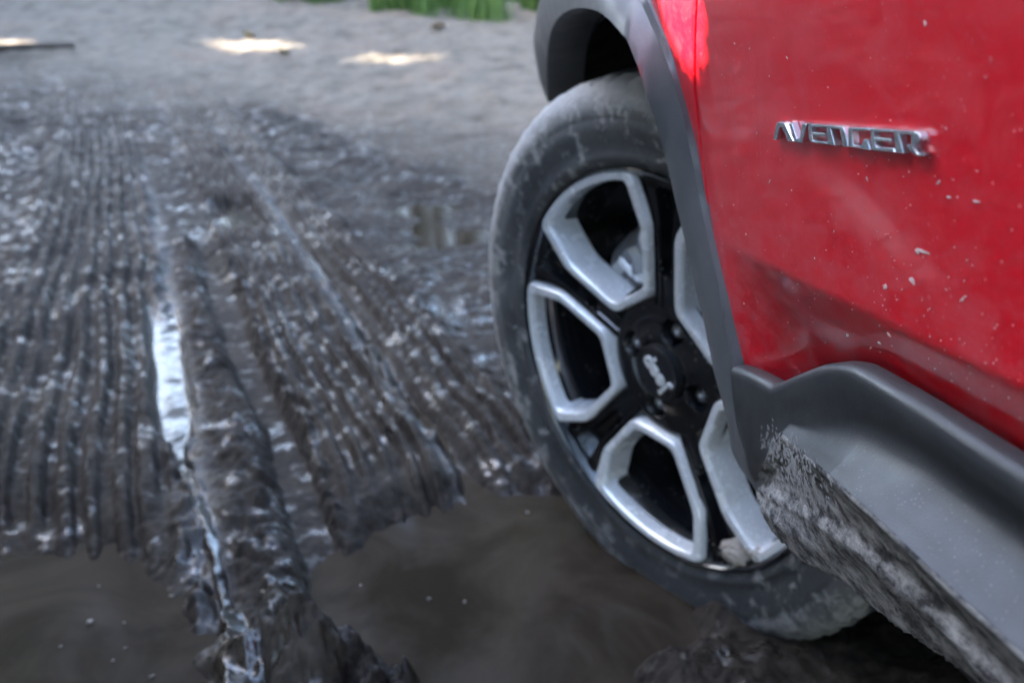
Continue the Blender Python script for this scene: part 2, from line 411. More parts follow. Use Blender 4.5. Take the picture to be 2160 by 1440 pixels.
ridge_r = np.array([at_f(*p, -.0048) for p in ridge_px]); outer_r = np.array([at_f(*p, -.0016) for p in outer_px])
NR = 60; NF = 70
k = 13                                           # inner_px[13] is abreast of the picture's top edge of the ridge
in_rear = resample(inner[:k + 1], NR); in_front = resample(inner[k:], NF)
in_front = smooth_line(in_front[::6], 3); in_front = resample(in_front, NF)
ri_rear = resample(ridge_r, NR); ou_rear = resample(outer_r, NR)
dirs = np.gradient(in_front, axis=0); nrm = np.stack([np.zeros(NF), dirs[:, 2], -dirs[:, 1]], 1); nrm /= np.linalg.norm(nrm, axis=1)[:, None]
if nrm[NF // 3][2] < 0: nrm = -nrm
w0 = ri_rear[-1] - in_rear[-1]; w1 = ou_rear[-1] - in_rear[-1]
bl = sstep(0, .35, np.linspace(0, 1, NF))[:, None]
def off(base, w_, dist, x):
    p = (1 - bl) * (in_front + w_) + bl * (in_front + nrm * dist); p[:, 0] = x; return p
ri_front = off(in_front, w0, .062, 0.); ou_front = off(in_front, w1, .078, 0)
ri_front[:, 0] = -.0048 + skin(ri_front[:, 1], .36) + .010 * sstep(.3, .45, ri_front[:, 1]); ou_front[:, 0] = skin(ou_front[:, 1], .36) + .002
IN = np.vstack([in_rear, in_front[1:]]); RI = np.vstack([ri_rear, ri_front[1:]]); OU = np.vstack([ou_rear, ou_front[1:]])
leg = np.array([[.03, .45, -.02], [.04, .44, -.16]])
cen = np.array([0, 0, .12])
def sect(i):
    a, r, o = IN[i], RI[i], OU[i]
    inw = a + (cen - a) * .012
    L = [inw + [.05, 0, 0], inw + [.012, 0, 0], a + [.003, 0, 0] + (cen - a) * .003, a]
    for t in (.06, .2, .4, .6, .8, .94): 
        p = a + (r - a) * t; p[0] -= .003 * math.sin(math.pi * t); L.append(p)
    L += [r, r + (o - r) * .12 + [-.0004, 0, 0], r + (o - r) * .5, o, o + [.005, 0, 0]]
    return L
arch = grid('arch_trim', [sect(i) for i in range(len(IN))], TRIM_SKYLIT, car, auto=38)

# liner (the dark tub behind the trim)
LI = []
for i in range(len(IN)):
    a = IN[i] - cen; L = []
    for s_, x in ((.99, .035), (1.04, .05), (1.10, .10), (1.12, .17), (1.14, .26), (1.14, .40)):
        p = cen + a * s_; p[0] = x; L.append(p)
    L.append(np.array([.42, .1, .1])); LI.append(L)
LI = np.array(LI)
for i in range(len(LI)):
    for j in range(1, 6):
        LI[i, j] += (LI[i, j] - cen) / (np.linalg.norm(LI[i, j] - cen) + 1e-6) * .012 * math.sin(i * .9) * (1 if j in (2, 3) else .2)
grid('arch_liner', LI, LINER, car)

# fender: the strip between trim and door gap, then the flank above the arch
zz = np.linspace(.12, .47, 60); mid_r = (ri_rear + ou_rear) / 2; oo = np.argsort(mid_r[:, 2])
def fend_y(z): return np.interp(z, mid_r[oo, 2], mid_r[oo, 1])
def door_front(z): return min(seam_y(z), fend_y(z) + (.004 if z < .22 else 9))
door_rear = lambda z: -1.42
door = grid('door', panel(door_front, door_rear, zs, ss), PAINT, car, flip=True)
rear_door = grid('rear_door', panel(lambda z: -1.422, lambda z: -2.2 - .35 * max(0, z - .3), zs[::3], ss[::4]), PAINT, car, flip=True)

rowsF = []
for z in zz:
    a = seam_y(z) + .0018; b = max(fend_y(z) + .012, a + .001); y = np.linspace(a, b, 12); x = skin(y, z)
    rowsF.append([(x[0] + .016, a - .0012, z), (x[0] + .002, a - .0009, z), (x[0] + .0003, a - .0003, z)] + list(zip(x, y, np.full_like(y, z))))
v1 = np.array(rowsF); 
zz2 = np.linspace(.468, .66, 24); rows2 = []
for z in zz2:
    a = seam_y(z) + .0018; y = np.linspace(a, .72, 40); x = skin(y, z)
    rows2.append([(x[0] + .016, a - .0012, z), (x[0] + .002, a - .0009, z), (x[0] + .0003, a - .0003, z)] + list(zip(x, y, np.full_like(y, z))))
v2 = np.array(rows2)
V, Fs = merge([(v1.reshape(-1, 3), grid_faces(*v1.shape[:2])), (v2.reshape(-1, 3), grid_faces(*v2.shape[:2]))])
mesh('fender', V, Fs, PAINT, car)

# ---- plastic cladding low on the door
clad_px = [(1557, 775), (1590, 787), (1624, 806), (1632, 811), (1642, 808), (1677, 792), (1727, 771.5), (1750, 767), (1771, 766.5), (1795, 769), (1816, 776), (1882, 815), (1960, 862), (2049, 920.5), (2149, 984)]
ct = np.array([at(*p, -.006) for p in clad_px]); ct = smooth_line(ct, 1)
ct = np.vstack([ct[0] + (ct[0] - ct[1]) * 1.0, ct, [ -.006, ct[-1, 1] - .05, ct[-1, 2]], [-.006, -1.42, ct[-1, 2]]])
crease = np.array([at(1544, 800, -.004), at(1562, 880, -.005), at(1585, 975, -.0055), at(1594, 1022, -.006), at(1602, 990, -.008), at(1622, 950, -.012), at(1649, 912, -.016), at(1700, 957, -.025), at(1750, 1000, -.032)] + [at(*p, -.036) for p in [(1850, 1090), (2000, 1232), (2149, 1368)]])
ribl = np.array([at(1594, 1028, -.006), at(1606, 1042, -.010), at(1627, 1051, -.014), at(1699, 1095, -.022), at(1771, 1140, -.028)] + [at(*p, -.030) for p in [(1830, 1186), (1904, 1245), (1993, 1334), (2065, 1418)]])
low = np.array([at(1594, 1034, -.005), at(1606, 1075, -.008), at(1627, 1118, -.012)] + [at(*p, -.018) for p in [(1693, 1187), (1771, 1220), (1849, 1288), (1993, 1384), (2065, 1440)]])
def along(L, y, c=2): o = np.argsort(L[:, 1]); return np.interp(y, L[o, 1], L[o, c])
0 and print('CREASE', crease.round(3).tolist(), 'CT', ct[:6].round(3).tolist(), 'RIB', ribl.round(3).tolist(), 'LOW', low.round(3).tolist())
ys_ = np.r_[np.linspace(ct[0, 1], -.86, 200), np.linspace(-.87, -1.42, 20)]
tip = crease[6, 1]
ctz = lambda y: np.interp(-y, -ct[:, 1], ct[:, 2])
RC = []
for y in ys_:
    zt = float(ctz(y)); zc = float(along(crease, y)); A = float(sstep(tip + .035, tip - .26, y)); Bq = float(sstep(tip + .12, tip - .06, y))
    H_ = zt - zc
    zc2 = zc; xc = float(along(crease, y, 0))
    P = [(.004, y, zt - .0005), (-.004, y, zt), (-.0075, y, zt - .0012), (-.0095, y, zt - .0035), (-.0100, y, zt - .007)]
    Bz = float(sstep(tip + .01, tip - .17, y)); fl = H_ * .86 * (1 - Bz) + min(.013, H_ * .3) * Bz
    P.append((-.0102, y, zt - fl * .6)); P.append((-.0102, y, zt - fl))
    z0 = zt - fl
    for t in np.linspace(.05, 1, 26):
        ph = t * math.radians(74)
        zq = z0 + (zc2 - z0) * (t * (1 - A) + A * math.sin(ph) / math.sin(math.radians(74)))
        cv = t ** 1.3 * (1 - A) + A * (1 - math.cos(ph)) / (1 - math.cos(math.radians(74)))
        P.append((-.0102 + (xc + .0102) * cv + A * .007 * math.sin(math.pi * min(1, t * 1.25)) ** 1.5 * (1 if t < .8 else 0), y, zq))
    RC.append(P)
RC = np.array(RC)
grid('sill_cladding', RC, TRIM, car, auto=50)

# muddy lower face of the sill
ys2 = np.r_[np.linspace(crease[3, 1], -.86, 420), np.linspace(-.862, -1.42, 60)]; RM = []
for y in ys2:
    zc, xc = float(along(crease, y)), float(along(crease, y, 0)); zr, xr = float(along(ribl, y)), float(along(ribl, y, 0)); zl, xl = float(along(low, y)), float(along(low, y, 0))
    k_ = min(1, (zc - zl) / .05); P = []
    key = [(xc + .002, zc + .0005), (xc - .001, zc - .002 * k_), (xc + .006 * k_, zc - (zc - zr) * .4), (xr + .005 * k_, zr + .008 * k_), (xr, zr + .001), (xr + .001, zr - .003 * k_), (xl - .004 * k_, zr - (zr - zl) * .45), (xl, zl), (xl + .006, zl - .003), (xl + .03, zl + .004), (xl + .08, zl + .008)]
    K = resample(np.array(key), 64)
    for kx, kz in K: P.append((kx, y, kz))
    RM.append(P)
RM = np.array(RM)
wy = RM[..., 1]; wj = np.cumsum(np.r_[np.zeros((1, 1)), [[.0025]] * 63], 0)[:, 0][None, :] + 0 * wy
d1 = fbm(wy * 1.0, wj * 2.2, .030, 5, 201, .6); d2 = fbm(wy, wj, .006, 3, 211, .6)
amp = sstep(0, .12, np.linspace(0, 1, 64))[None, :]
dens = np.clip(.5 + .9 * fbm(wy, wj, .09, 3, 221), .15, 1.4) * sstep(-.405, -.47, wy)
RM[..., 0] -= amp * dens * (.0020 * d1 + .0014 * np.abs(d2) + .0006); RM[..., 2] += amp * dens * .003 * d2
lowmask = sstep(.62, .85, np.linspace(0, 1, 64))[None, :]
RM[..., 2] += lowmask * (.008 * fbm(wy, wj * 0 + 3, .02, 4, 231, .65))
grid('sill_mud', RM, CRUST, car)

# badge: seven raised letters on the door
BZ = lambda q, s, ox, oy: [(ox + a * s, oy + b * s) for a, b in q]
S1, S2 = 180 / 2160., 180 / 2160.
LET = [
 ([(120, 660), (205, 240), (235, 215), (400, 225), (425, 250), (650, 705), (500, 710), (345, 350), (285, 350), (215, 672)], 1620),
 ([(515, 240), (600, 240), (720, 625), (795, 625), (850, 265), (870, 245), (985, 255), (870, 735), (845, 742), (690, 722), (672, 705)], 1620),
 ([(1010, 290), (1040, 262), (1430, 285), (1452, 300), (1450, 350), (1110, 345), (1098, 365), (1100, 470), (1400, 490), (1425, 505), (1425, 570), (1105, 555), (1120, 660), (1140, 680), (1475, 715), (1490, 780), (1130, 745), (1060, 710), (1030, 640)], 1620),
 ([(1465, 300), (1480, 285), (1870, 325), (1920, 380), (1960, 500), (2030, 850), (1880, 835), (1800, 400), (1580, 385), (1690, 815), (1510, 780)], 1620),
 ([(100, 385), (135, 345), (600, 360), (635, 380), (635, 440), (215, 435), (200, 460), (225, 770), (260, 800), (410, 820), (490, 650), (590, 655), (670, 920), (640, 930), (130, 840), (110, 790)], 1780),
 ([(650, 415), (680, 380), (1190, 400), (1225, 420), (1225, 475), (775, 460), (755, 490), (760, 600), (1130, 625), (1185, 640), (1185, 720), (775, 695), (795, 800), (840, 840), (1250, 870), (1300, 985), (720, 930), (690, 880)], 1780),
 ([(1250, 440), (1270, 420), (1760, 440), (1900, 500), (1940, 600), (1900, 700), (1780, 800), (1770, 880), (1860, 1000), (2040, 1030), (2010, 1075), (1860, 1080), (1700, 1000), (1560, 800), (1690, 770), (1690, 560), (1650, 535), (1385, 520), (1510, 1015), (1310, 985)], 1780),
]
badge = bpy.data.objects.new('badge', None); COL.objects.link(badge); badge.parent = car
BX = -.0040
for poly, ox in LET:
    pts = [at(ox + a * 180 / 2160., 240 + b * 180 / 2160., BX)[1:] for a, b in poly]
    bm = bmesh.new(); vs = [bm.verts.new((BX, p[0], p[1])) for p in pts]
    f = bm.faces.new(vs); bm.normal_update()
    if f.normal.x > 0: f.normal_flip()
    r = bmesh.ops.extrude_face_region(bm, geom=[f]); ex = [e for e in r['geom'] if isinstance(e, bmesh.types.BMVert)]
    bmesh.ops.translate(bm, verts=ex, vec=(.0036, 0, 0))
    bm.normal_update()
    top = [e for e in bm.edges if all(abs(v.co.x - BX) < 1e-6 for v in e.verts)]
    bmesh.ops.recalc_face_normals(bm, faces=bm.faces)
    bmesh.ops.bevel(bm, geom=top, offset=.00045, segments=2, affect='EDGES', clamp_overlap=True)
    bmesh.ops.triangulate(bm, faces=[f for f in bm.faces if len(f.verts) > 4])
    me = bpy.data.meshes.new('letter'); bm.to_mesh(me); bm.free()
    lo = link('letter', me, BADGE, badge)

# ---- front wheel
ST, CB = .478, -.0325
nout = -np.cos(CB) * (np.cos(ST) * Rc + np.sin(ST) * Fc) + np.sin(CB) * Uc
ef = nz(np.cos(ST) * Fc - np.sin(ST) * Rc); ef = nz(ef - (ef @ nout) * nout); eu = np.cross(nout, ef)
if eu @ Uc < 0: eu = -eu
wheel = bpy.data.objects.new('wheel', None); COL.objects.link(wheel); wheel.parent = car
wl = Matrix.Identity(4)
wc = np.array([WC @ Rc - XD, 0, 0])
for i, a in enumerate((-nout, ef, eu)):
    for kk, b in enumerate((Rc, Fc, Uc)): wl[kk][i] = float(a @ b)
for kk in range(3): wl[kk][3] = wc[kk]
wheel.matrix_local = wl

def tyre_mesh(name, parent):
    prof = [(-.010, .240), (-.004, .2465), (.000, .250), (.0035, .256), (.0045, .262), (.0035, .2635), (.006, .275), (.0085, .288), (.0095, .300), (.0085, .3025), (.0098, .305), (.0075, .318), (.0035, .327), (-.004, .336), (-.010, .3405), (-.018, .3435)]
    tread = [(-.018 - .012 * q, .344 + .002 * math.sin(math.pi * q / 13)) for q in range(1, 13)]
    back = [(-.178, .340), (-.190, .330), (-.20, .30), (-.195, .25), (-.17, .215)]
    full = prof + tread + back; n = 420
    P = lathe(full, n); o = np.array([q[0] for q in full]); r = np.array([q[1] for q in full])
    a = np.linspace(0, 2 * np.pi, n, endpoint=False)
    blk = (np.mod(np.arange(n), 6) < 2).astype(float)              # shoulder grooves
    dr = np.zeros((len(full), n))
    for i in range(len(full)):
        if o[i] < -.005 and o[i] > -.18:
            sh = np.roll(blk, int(i * .7)); dr[i] -= .006 * sh * (1 if (o[i] < -.012) else .4)
            if i in (19, 20, 23, 24): dr[i] -= .006
        dr[i] += .0022 * fbm(np.cos(a) * 3 + o[i] * 9, np.sin(a) * 3, .12, 3, 301) * (1 if r[i] > .325 else .15)
    sc_ = 1 + dr / r[:, None]
    P[..., 1] *= sc_; P[..., 2] *= sc_
    ob = grid(name, P, RUBBER, parent, close=True)
    e = np.repeat(sstep(.280, .335, r) * np.where(o < -.024, -.9, 1), n)
    ob.data.attributes.new('edge', 'FLOAT', 'POINT').data.foreach_set('value', e.astype(np.float32))
    return ob
tyre_mesh('tyre', wheel)
rimp = [(-.004, .2465), (.002, .2475), (.004, .2455), (.002, .2425), (-.004, .2405), (-.012, .236), (-.022, .229), (-.06, .222), (-.16, .218), (-.172, .10), (-.172, .02)]
grid('rim', lathe(rimp, 128), BLACK, wheel, close=True, auto=50)

def pol(r, deg): a = math.radians(deg); return np.array([r * math.cos(a), r * math.sin(a)])
def loop(keys, nseg=12, arc=24, rnd=2):
    "closed outline from (r, deg) corners; the first edge is an arc"
    pts = []
    for i in range(len(keys)):
        r0, a0 = keys[i]; r1, a1 = keys[(i + 1) % len(keys)]
        n = arc if i == 0 else nseg
        for q in range(n):
            t = q / n
            pts.append(pol(r0 + (r1 - r0) * t, a0 + (a1 - a0) * t) if i == 0 else pol(r0, a0) * (1 - t) + pol(r1, a1) * t)
    P = np.array(pts)
    for _ in range(rnd): P = .25 * np.roll(P, 1, 0) + .5 * P + .25 * np.roll(P, -1, 0)
    return P
KO = [(.2425, -24.5), (.2425, 24.5), (.182, 29.2), (.096, 25), (.090, -23), (.182, -30.0)]
KI = [(.2315, -21.4), (.2315, 21.4), (.1765, 25.2), (.1045, 19), (.099, -18), (.1765, -25.6)]
KD = [(.2295, -20.8), (.2295, 20.8), (.1755, 24.4), (.1065, 17.5), (.101, -16.5), (.1755, -24.8)]
def dish(r): return -.016 * (1 - r / .2425)
def frame_mesh():
    Lo, Li, Ld = loop(KO), loop(KI), loop(KD, rnd=3)
    n = len(Lo); rows = []
    def row(L, d, s=1., use=True): return [(-(dish(np.hypot(*p)) + d), p[0], p[1]) for p in L]
    mid = lambda t: Lo + (Li - Lo) * t
    rows.append(row(mid(-.05), -.014)); rows.append(row(mid(0.), -.0010)); rows.append(row(mid(.12), .0016)); rows.append(row(mid(.5), .0020)); rows.append(row(mid(.86), .0016)); rows.append(row(mid(1.), -.0012))
    for t in (.08, .5, 1.): rows.append(row(Li + (Ld - Li) * t, -.003 - .036 * t))
    return np.array(rows)
FR = frame_mesh()
fr0 = None; sp0 = None
# black spoke between two frames: cross-section of two ridges and a sunken slot
hwk = [(.084, 13.5), (.10, 11.5), (.14, 8.6), (.182, 7.4), (.21, 9.3), (.2405, 12.8)]
def spoke_mesh():
    rows = []
    for r in np.r_[np.linspace(.082, .236, 30), .2402]:
        hw = np.interp(r, [q[0] for q in hwk], [q[1] for q in hwk]); row = []
        slot = float(sstep(.125, .132, r) * (1 - sstep(.222, .228, r)))
        for q, d in ((-1.06, -.03), (-1.02, -.008), (-.86, -.006), (-.80, -.010), (-.72, -.010), (-.66, -.006), (-.40, -.006), (-.34, -.008 - .016 * slot), (0, -.007 - .020 * slot), (.34, -.008 - .016 * slot), (.40, -.006), (.66, -.006), (.72, -.010), (.80, -.010), (.86, -.006), (1.02, -.008), (1.06, -.03)):
            p = pol(r, hw * q); row.append((-(dish(r) + d), p[0], p[1]))
        rows.append(row)
    return np.array(rows)
SPK = spoke_mesh()
W0 = 70.8
for kx in range(5):
    rot = Matrix.Rotation(math.radians(W0 - 73.2 * 0 - 72 * kx), 4, 'X')
    if fr0 is None: ob = fr0 = grid('spoke_frame', FR, SILVER, wheel, close=True, auto=40)
    else: ob = link('spoke_frame', fr0.data, None, wheel)
    ob.matrix_local = rot
    rot2 = Matrix.Rotation(math.radians(W0 + 36 - 72 * kx), 4, 'X')
    if sp0 is None: ob = sp0 = grid('spoke', SPK, BLACK, wheel, auto=35)
    else: ob = link('spoke', sp0.data, None, wheel)
    ob.matrix_local = rot2
# hub: a dished centre with four nut pockets
LUG = [pol(.056, a) for a in (28, 118, -62, -152)]
rowsH = []
for r in np.linspace(.026, .102, 42):
    row = []
    for a in np.linspace(0, 360, 160, endpoint=False):
        p = pol(r, a); d = dish(r) - .007 + .006 * math.exp(-((r - .040) / .014) ** 2)
        a5 = ((a - W0 + 36) % 72) - 36
        if r > .078: d -= .012 * float(sstep(.080, .100, r)) 
        for q in LUG:
            s_ = np.hypot(*(p - q)); d -= .026 * float(1 - sstep(.0125, .0165, s_))
        row.append((-d, p[0], p[1]))
    rowsH.append(row)
grid('hub', np.array(rowsH), BLACK, wheel, close=True, auto=45)
grid('hub_cap', lathe([(-.016, .0345), (-.008, .0345), (-.0055, .0338), (-.0050, .0325), (-.0058, .031), (-.0058, .0285), (-.0052, .022), (-.0048, .010), (-.0047, .0005)], 64), CAP, wheel, close=True, auto=30)
nut0 = None
for q in LUG:
    if nut0 is None:
        a6 = lathe([(-.045, .0095), (-.026, .0095), (-.024, .0082), (-.0235, .0055), (-.026, .005), (-.030, .0005)], 6)
        ob = nut0 = grid('lug_nut', a6, STEEL, wheel, close=True, smooth=False)
    else: ob = link('lug_nut', nut0.data, None, wheel)
    ob.matrix_local = Matrix.Translation((0, q[0], q[1]))
# the word on the cap
fc = bpy.data.curves.new('cap_lettering', 'FONT'); fc.body = 'Jeep'; fc.size = .0275; fc.extrude = .0008; fc.bevel_depth = .0006; fc.bevel_resolution = 2
fc.align_x = 'CENTER'; fc.align_y = 'CENTER'; fc.offset = .0007
tmp = bpy.data.objects.new('cap_lettering', fc); COL.objects.link(tmp)
dg = bpy.context.evaluated_depsgraph_get(); me = bpy.data.meshes.new_from_object(tmp.evaluated_get(dg)); bpy.data.objects.remove(tmp)
lt = link('cap_lettering', me, None, wheel); lt.data.materials.clear(); lt.data.materials.append(CHROME)
# text plane: x of text along the rim plane; seen from outside, forward is left
ang = math.radians(126)                          # reading direction in the picture, anticlockwise from right
tx = np.array([0, -math.cos(ang), math.sin(ang)]); tz = np.array([-1., 0, 0]); ty = np.cross(tz, tx)
tm = Matrix.Identity(4)
for i, a in enumerate((tx, ty, tz)):
    for kk in range(3): tm[kk][i] = a[kk]
tm[0][3] = .0042; lt.matrix_local = tm
# brake behind the spokes
disc = grid('brake_disc', lathe([(-.095, .142), (-.088, .142), (-.088, .085), (-.070, .080), (-.068, .02)], 72), STEEL, car, close=True, auto=30); disc.matrix_local = wl.copy()
cal = []
for a in np.linspace(70, 128, 18):
    e_ = min(1, (a - 66) / 8, (132 - a) / 8)
    row = []
    for r, o in ((.165, -.11), (.172, -.075), (.166, -.060), (.150, -.052), (.135, -.056), (.122, -.050), (.104, -.054), (.096, -.066), (.098, -.085)):
        rib = .008 * (1 if int(a / 9) % 2 else 0) * (1 if .10 < r < .16 else 0)
        p = pol(r if r > .13 else r + .012 * (1 - e_), a); row.append((-(o + rib), p[0], p[1]))
    cal.append(row)
calo = grid('brake_caliper', np.array(cal), CALIPER, car, auto=30, flip=True)
calo.matrix_local = wl @ Matrix.Rotation(math.radians(-22), 4, 'X')

pin = grid('caliper_pin', lathe([(-.058, .0005), (-.058, .006), (-.050, .0068), (-.018 - .07, .0068)], 20), SILVER, car, close=True, auto=30)
def caliper_bit(name, r, deg, r2, deg2, wd, o, mat):
    a_, b_ = pol(r, deg), pol(r2, deg2); d = (b_ - a_) / np.linalg.norm(b_ - a_); nn = np.array([-d[1], d[0]]); rows = []
    for q in range(13):
        t = q / 12.; c_ = a_ + (b_ - a_) * t; w_ = wd * min(1, .35 + 4 * t, .35 + 4 * (1 - t))
        rows.append([(-(o + w_ * .9 * math.sin(h_)), *(c_ + nn * w_ * math.cos(h_))) for h_ in np.linspace(0, 2 * math.pi, 12, endpoint=False)])
    ob = grid(name, rows, mat, car, close=True); ob.matrix_local = wl.copy(); return ob
pin.matrix_local = wl @ Matrix.Translation((0, *pol(.118, 66)))
caliper_bit('caliper_bracket', .165, 82, .112, 84, .008, -.040, SILVER)
caliper_bit('caliper_bracket', .150, 56, .118, 60, .006, -.048, SILVER)
caliper_bit('caliper_bracket', .118, 60, .104, 74, .0055, -.046, SILVER)
# mud clump sitting in the lowest spoke
def clump(name, c, r, n, mat, parent, seed, squash=(1, 1, 1)):
    bm = bmesh.new(); bmesh.ops.create_icosphere(bm, subdivisions=n, radius=1)
    for v in bm.verts:
        q = v.co; k = 1 + .60 * float(fbm(np.array([q.x + q.z * .7]), np.array([q.y - q.z * .5]), .55, 5, seed, .62)[0])
        v.co = Vector((q.x * r * squash[0] * k, q.y * r * squash[1] * k, q.z * r * squash[2] * k)) + Vector(c)
    me = bpy.data.meshes.new(name); bm.to_mesh(me); bm.free()
    me.polygons.foreach_set('use_smooth', [True] * len(me.polygons))
    return link(name, me, mat, parent)
PALE = mat_simple('dried pale mud', (.40, .35, .31), .9, bump=(160, .7, .004))
pc = pol(.226, -113); clump('mud_clump', (.004, pc[0], pc[1]), .016, 5, PALE, wheel, 5, (.5, 1.2, .9))
pc = pol(.232, -122); clump('mud_clump', (.003, pc[0], pc[1]), .011, 5, PALE, wheel, 6, (.45, 1.3, .8))

# splashes on door and cladding: small raised flecks
sv = []
def fleck(y, z, x, L, wd_, ang_, seedk):
    n = 10; pts = []; L *= .7; wd_ *= .75
    for q in range(n):
        a = 2 * math.pi * q / n; k = 1 + .18 * math.sin(3 * a + seedk)
        u_, v_ = math.cos(a) * L * k, math.sin(a) * wd_ * k
        pts.append((y + u_ * math.cos(ang_) - v_ * math.sin(ang_), z + u_ * math.sin(ang_) + v_ * math.cos(ang_)))
    v = [(x, *p) for p in pts] + [(x - .0005, y, z)]
    sv.append((v, [(q, (q + 1) % n, n) for q in range(n)]))
for px, py, L, wd_, an in ((1947, 530, .0085, .0011, .05), (1936, 530, .003, .0018, .05), (1868, 605, .0035, .0017, -.5), (1925, 592, .004, .0022, .2), (2030, 632, .003, .0009, -.6), (1952, 50, .0016, .0016, 0), (1661, 122, .0022, .0006, .6), (1550, 92, .0018, .0006, .5), (1416, 107, .0022, .0008, .0), (1597, 281, .003, .0006, -.6), (1624, 383, .003, .0006, -.7), (1548, 432, .002, .0009, -.1), (1574, 494, .002, .0010, -.1), (1560, 642, .002, .0009, -.1), (1757, 713, .0028, .0014, -.2), (1865, 707, .0032, .0012, .4), (1832, 728, .003, .0010, 0), (1805, 740, .003, .0008, -.6), (1830, 378, .0022, .0007, 1.2), (1980, 385, .003, .0008, -.5), (2002, 416, .0028, .0007, .0), (2060, 425, .004, .0007, 0)):
    p = at(px, py); fleck(p[1], p[2], float(skin(p[1], p[2])) - .0002, L, wd_, an, px)
for q in range(230):
    px = random.uniform(1520, 2158); py = random.betavariate(2.2, 1.3) * 960
    p = at(px, py)
    if p[1] > seam_y(p[2]) - .01 or p[2] < float(ctz(min(p[1], ct[0, 1] - .001))) + .004: continue
    s_ = random.uniform(.25, 1) ** 2
    fleck(p[1], p[2], float(skin(p[1], p[2])) - .0002, .0003 + .0013 * s_ * random.random(), .0002 + .0003 * s_, random.choice((-.6, .4, 0, -.3)) + random.uniform(-.5, .5), q)
V, Fs = merge(sv); spo = mesh('mud_splashes', V, Fs, SPLAT, car, smooth=True); spo['kind'] = 'stuff'

FIBRE = mat_simple('grey mud streaks', (.27, .26, .25), .8)
sv = []
for q in range(420):                                 # short fibres of mud thrown on the cladding's front end
    px = random.gauss(1665, 40); py = 915 + (px - 1610) * .80 + random.gauss(10, 26)
    if px < 1606: continue
    x = -.02
    for _ in range(6): p = at(px, py, x); x = float(along(crease, p[1], 0)) - .0008
    p = at(px, py, x)
    fleck(p[1], p[2], x - .0006, random.uniform(.0010, .0034), random.uniform(.0004, .0009), random.gauss(1.25, .25), q)
V, Fs = merge(sv); spf = mesh('mud_streaks', V, Fs, FIBRE, car, smooth=True); spf['kind'] = 'stuff'

# ---- the rest of the car, out of the picture but there when one steps aside
def slab(name, pts, mat, n=1): return mesh(name, pts, [tuple(range(len(pts)))] if n == 1 else n, mat, car, smooth=False)
W_ = 1.74
yy = np.linspace(-3.2, .78, 60)
hood = []
for y in np.linspace(-.28, .82, 24):
    row = []
    for t in np.linspace(0, 1, 30):
        e_ = math.sin(math.pi * t) ** .35
        row.append((skin(y, .66) + t * (W_ - 2 * skin(y, .66)), y, .655 + .09 * e_ * (1 - .35 * sstep(.3, .85, y))))
    hood.append(row)
grid('hood', hood, PAINT, car)
far = []
for z in np.linspace(-.05, .66, 16): far.append([(W_ - float(skin(y, max(z, .25))), y, z) for y in yy])
grid('far_side', far, PAINT, car)
nose = []
for z in np.linspace(-.12, .66, 14): nose.append([(skin(.78, .3) + (W_ - 2 * skin(.78, .3)) * t, .78 + .10 * math.sin(math.pi * t) - .06 * abs(z - .35), z) for t in np.linspace(0, 1, 24)])
grid('front_bumper', nose, TRIM, car)
cheek = []
for z in np.linspace(-.12, .47, 10): cheek.append([(float(skin(y, .3)) + .012, y, z) for y in np.linspace(.50, .79, 10)])
grid('bumper_corner', cheek, TRIM, car)
tail = []
for z in np.linspace(-.05, .9, 12): tail.append([(.03 + (W_ - .06) * t, -3.2 - .06 * math.sin(math.pi * t), z) for t in np.linspace(0, 1, 12)])
grid('tailgate', tail, PAINT, car)
qp = []
for z in np.linspace(.30, .66, 10): qp.append([(float(skin(y, z)), y, z) for y in np.linspace(-2.19, -3.2, 20)])
grid('rear_quarter', qp, PAINT, car)
bx = (.10, W_ - .1)
slab('floor_pan', [(bx[0], .75, -.06), (bx[1], .75, -.06), (bx[1], -3.15, -.06), (bx[0], -3.15, -.06)], DARK)
slab('inner_sill', [(.075, -.42, .0), (.075, -.42, .2), (.075, -2.1, .2), (.075, -2.1, -.06), (.075, -.5, -.06)], DARK)
slab('side_window', [(.015, -.30, .66), (.20, -.95, 1.08), (.20, -2.4, 1.08), (.03, -2.9, .70)], GLASS)
slab('far_window', [(W_ - .015, -.30, .66), (W_ - .20, -.95, 1.08), (W_ - .20, -2.4, 1.08), (W_ - .03, -2.9, .70)], GLASS)
slab('windscreen', [(.05, -.25, .70), (W_ - .05, -.25, .70), (W_ - .20, -.95, 1.09), (.20, -.95, 1.09)], GLASS)
slab('rear_window', [(.05, -3.2, .80), (W_ - .05, -3.2, .80), (W_ - .20, -2.7, 1.09), (.20, -2.7, 1.09)], GLASS)
roof = []
for y in np.linspace(-.94, -2.72, 14): roof.append([(.19 + (W_ - .38) * t, y, 1.083 + .06 * math.sin(math.pi * t)) for t in np.linspace(0, 1, 16)])
grid('roof', roof, PAINT, car)
for xx, yy_ in ((.03, -2.56), (W_ - .03, -2.56), (W_ - .03, 0)):
    w2 = bpy.data.objects.new('wheel', None); COL.objects.link(w2); w2.parent = car
    w2.matrix_local = Matrix.Translation((xx, yy_, 0)) @ (Matrix.Rotation(math.pi if xx > 1 else 0, 4, 'Z'))
    for ch in [c for c in wheel.children if c.name.split('.')[0] in ('tyre', 'rim', 'spoke_frame', 'spoke', 'hub', 'hub_cap')]:
        c2 = ch.copy(); COL.objects.link(c2); c2.parent = w2; c2.matrix_local = ch.matrix_local.copy()

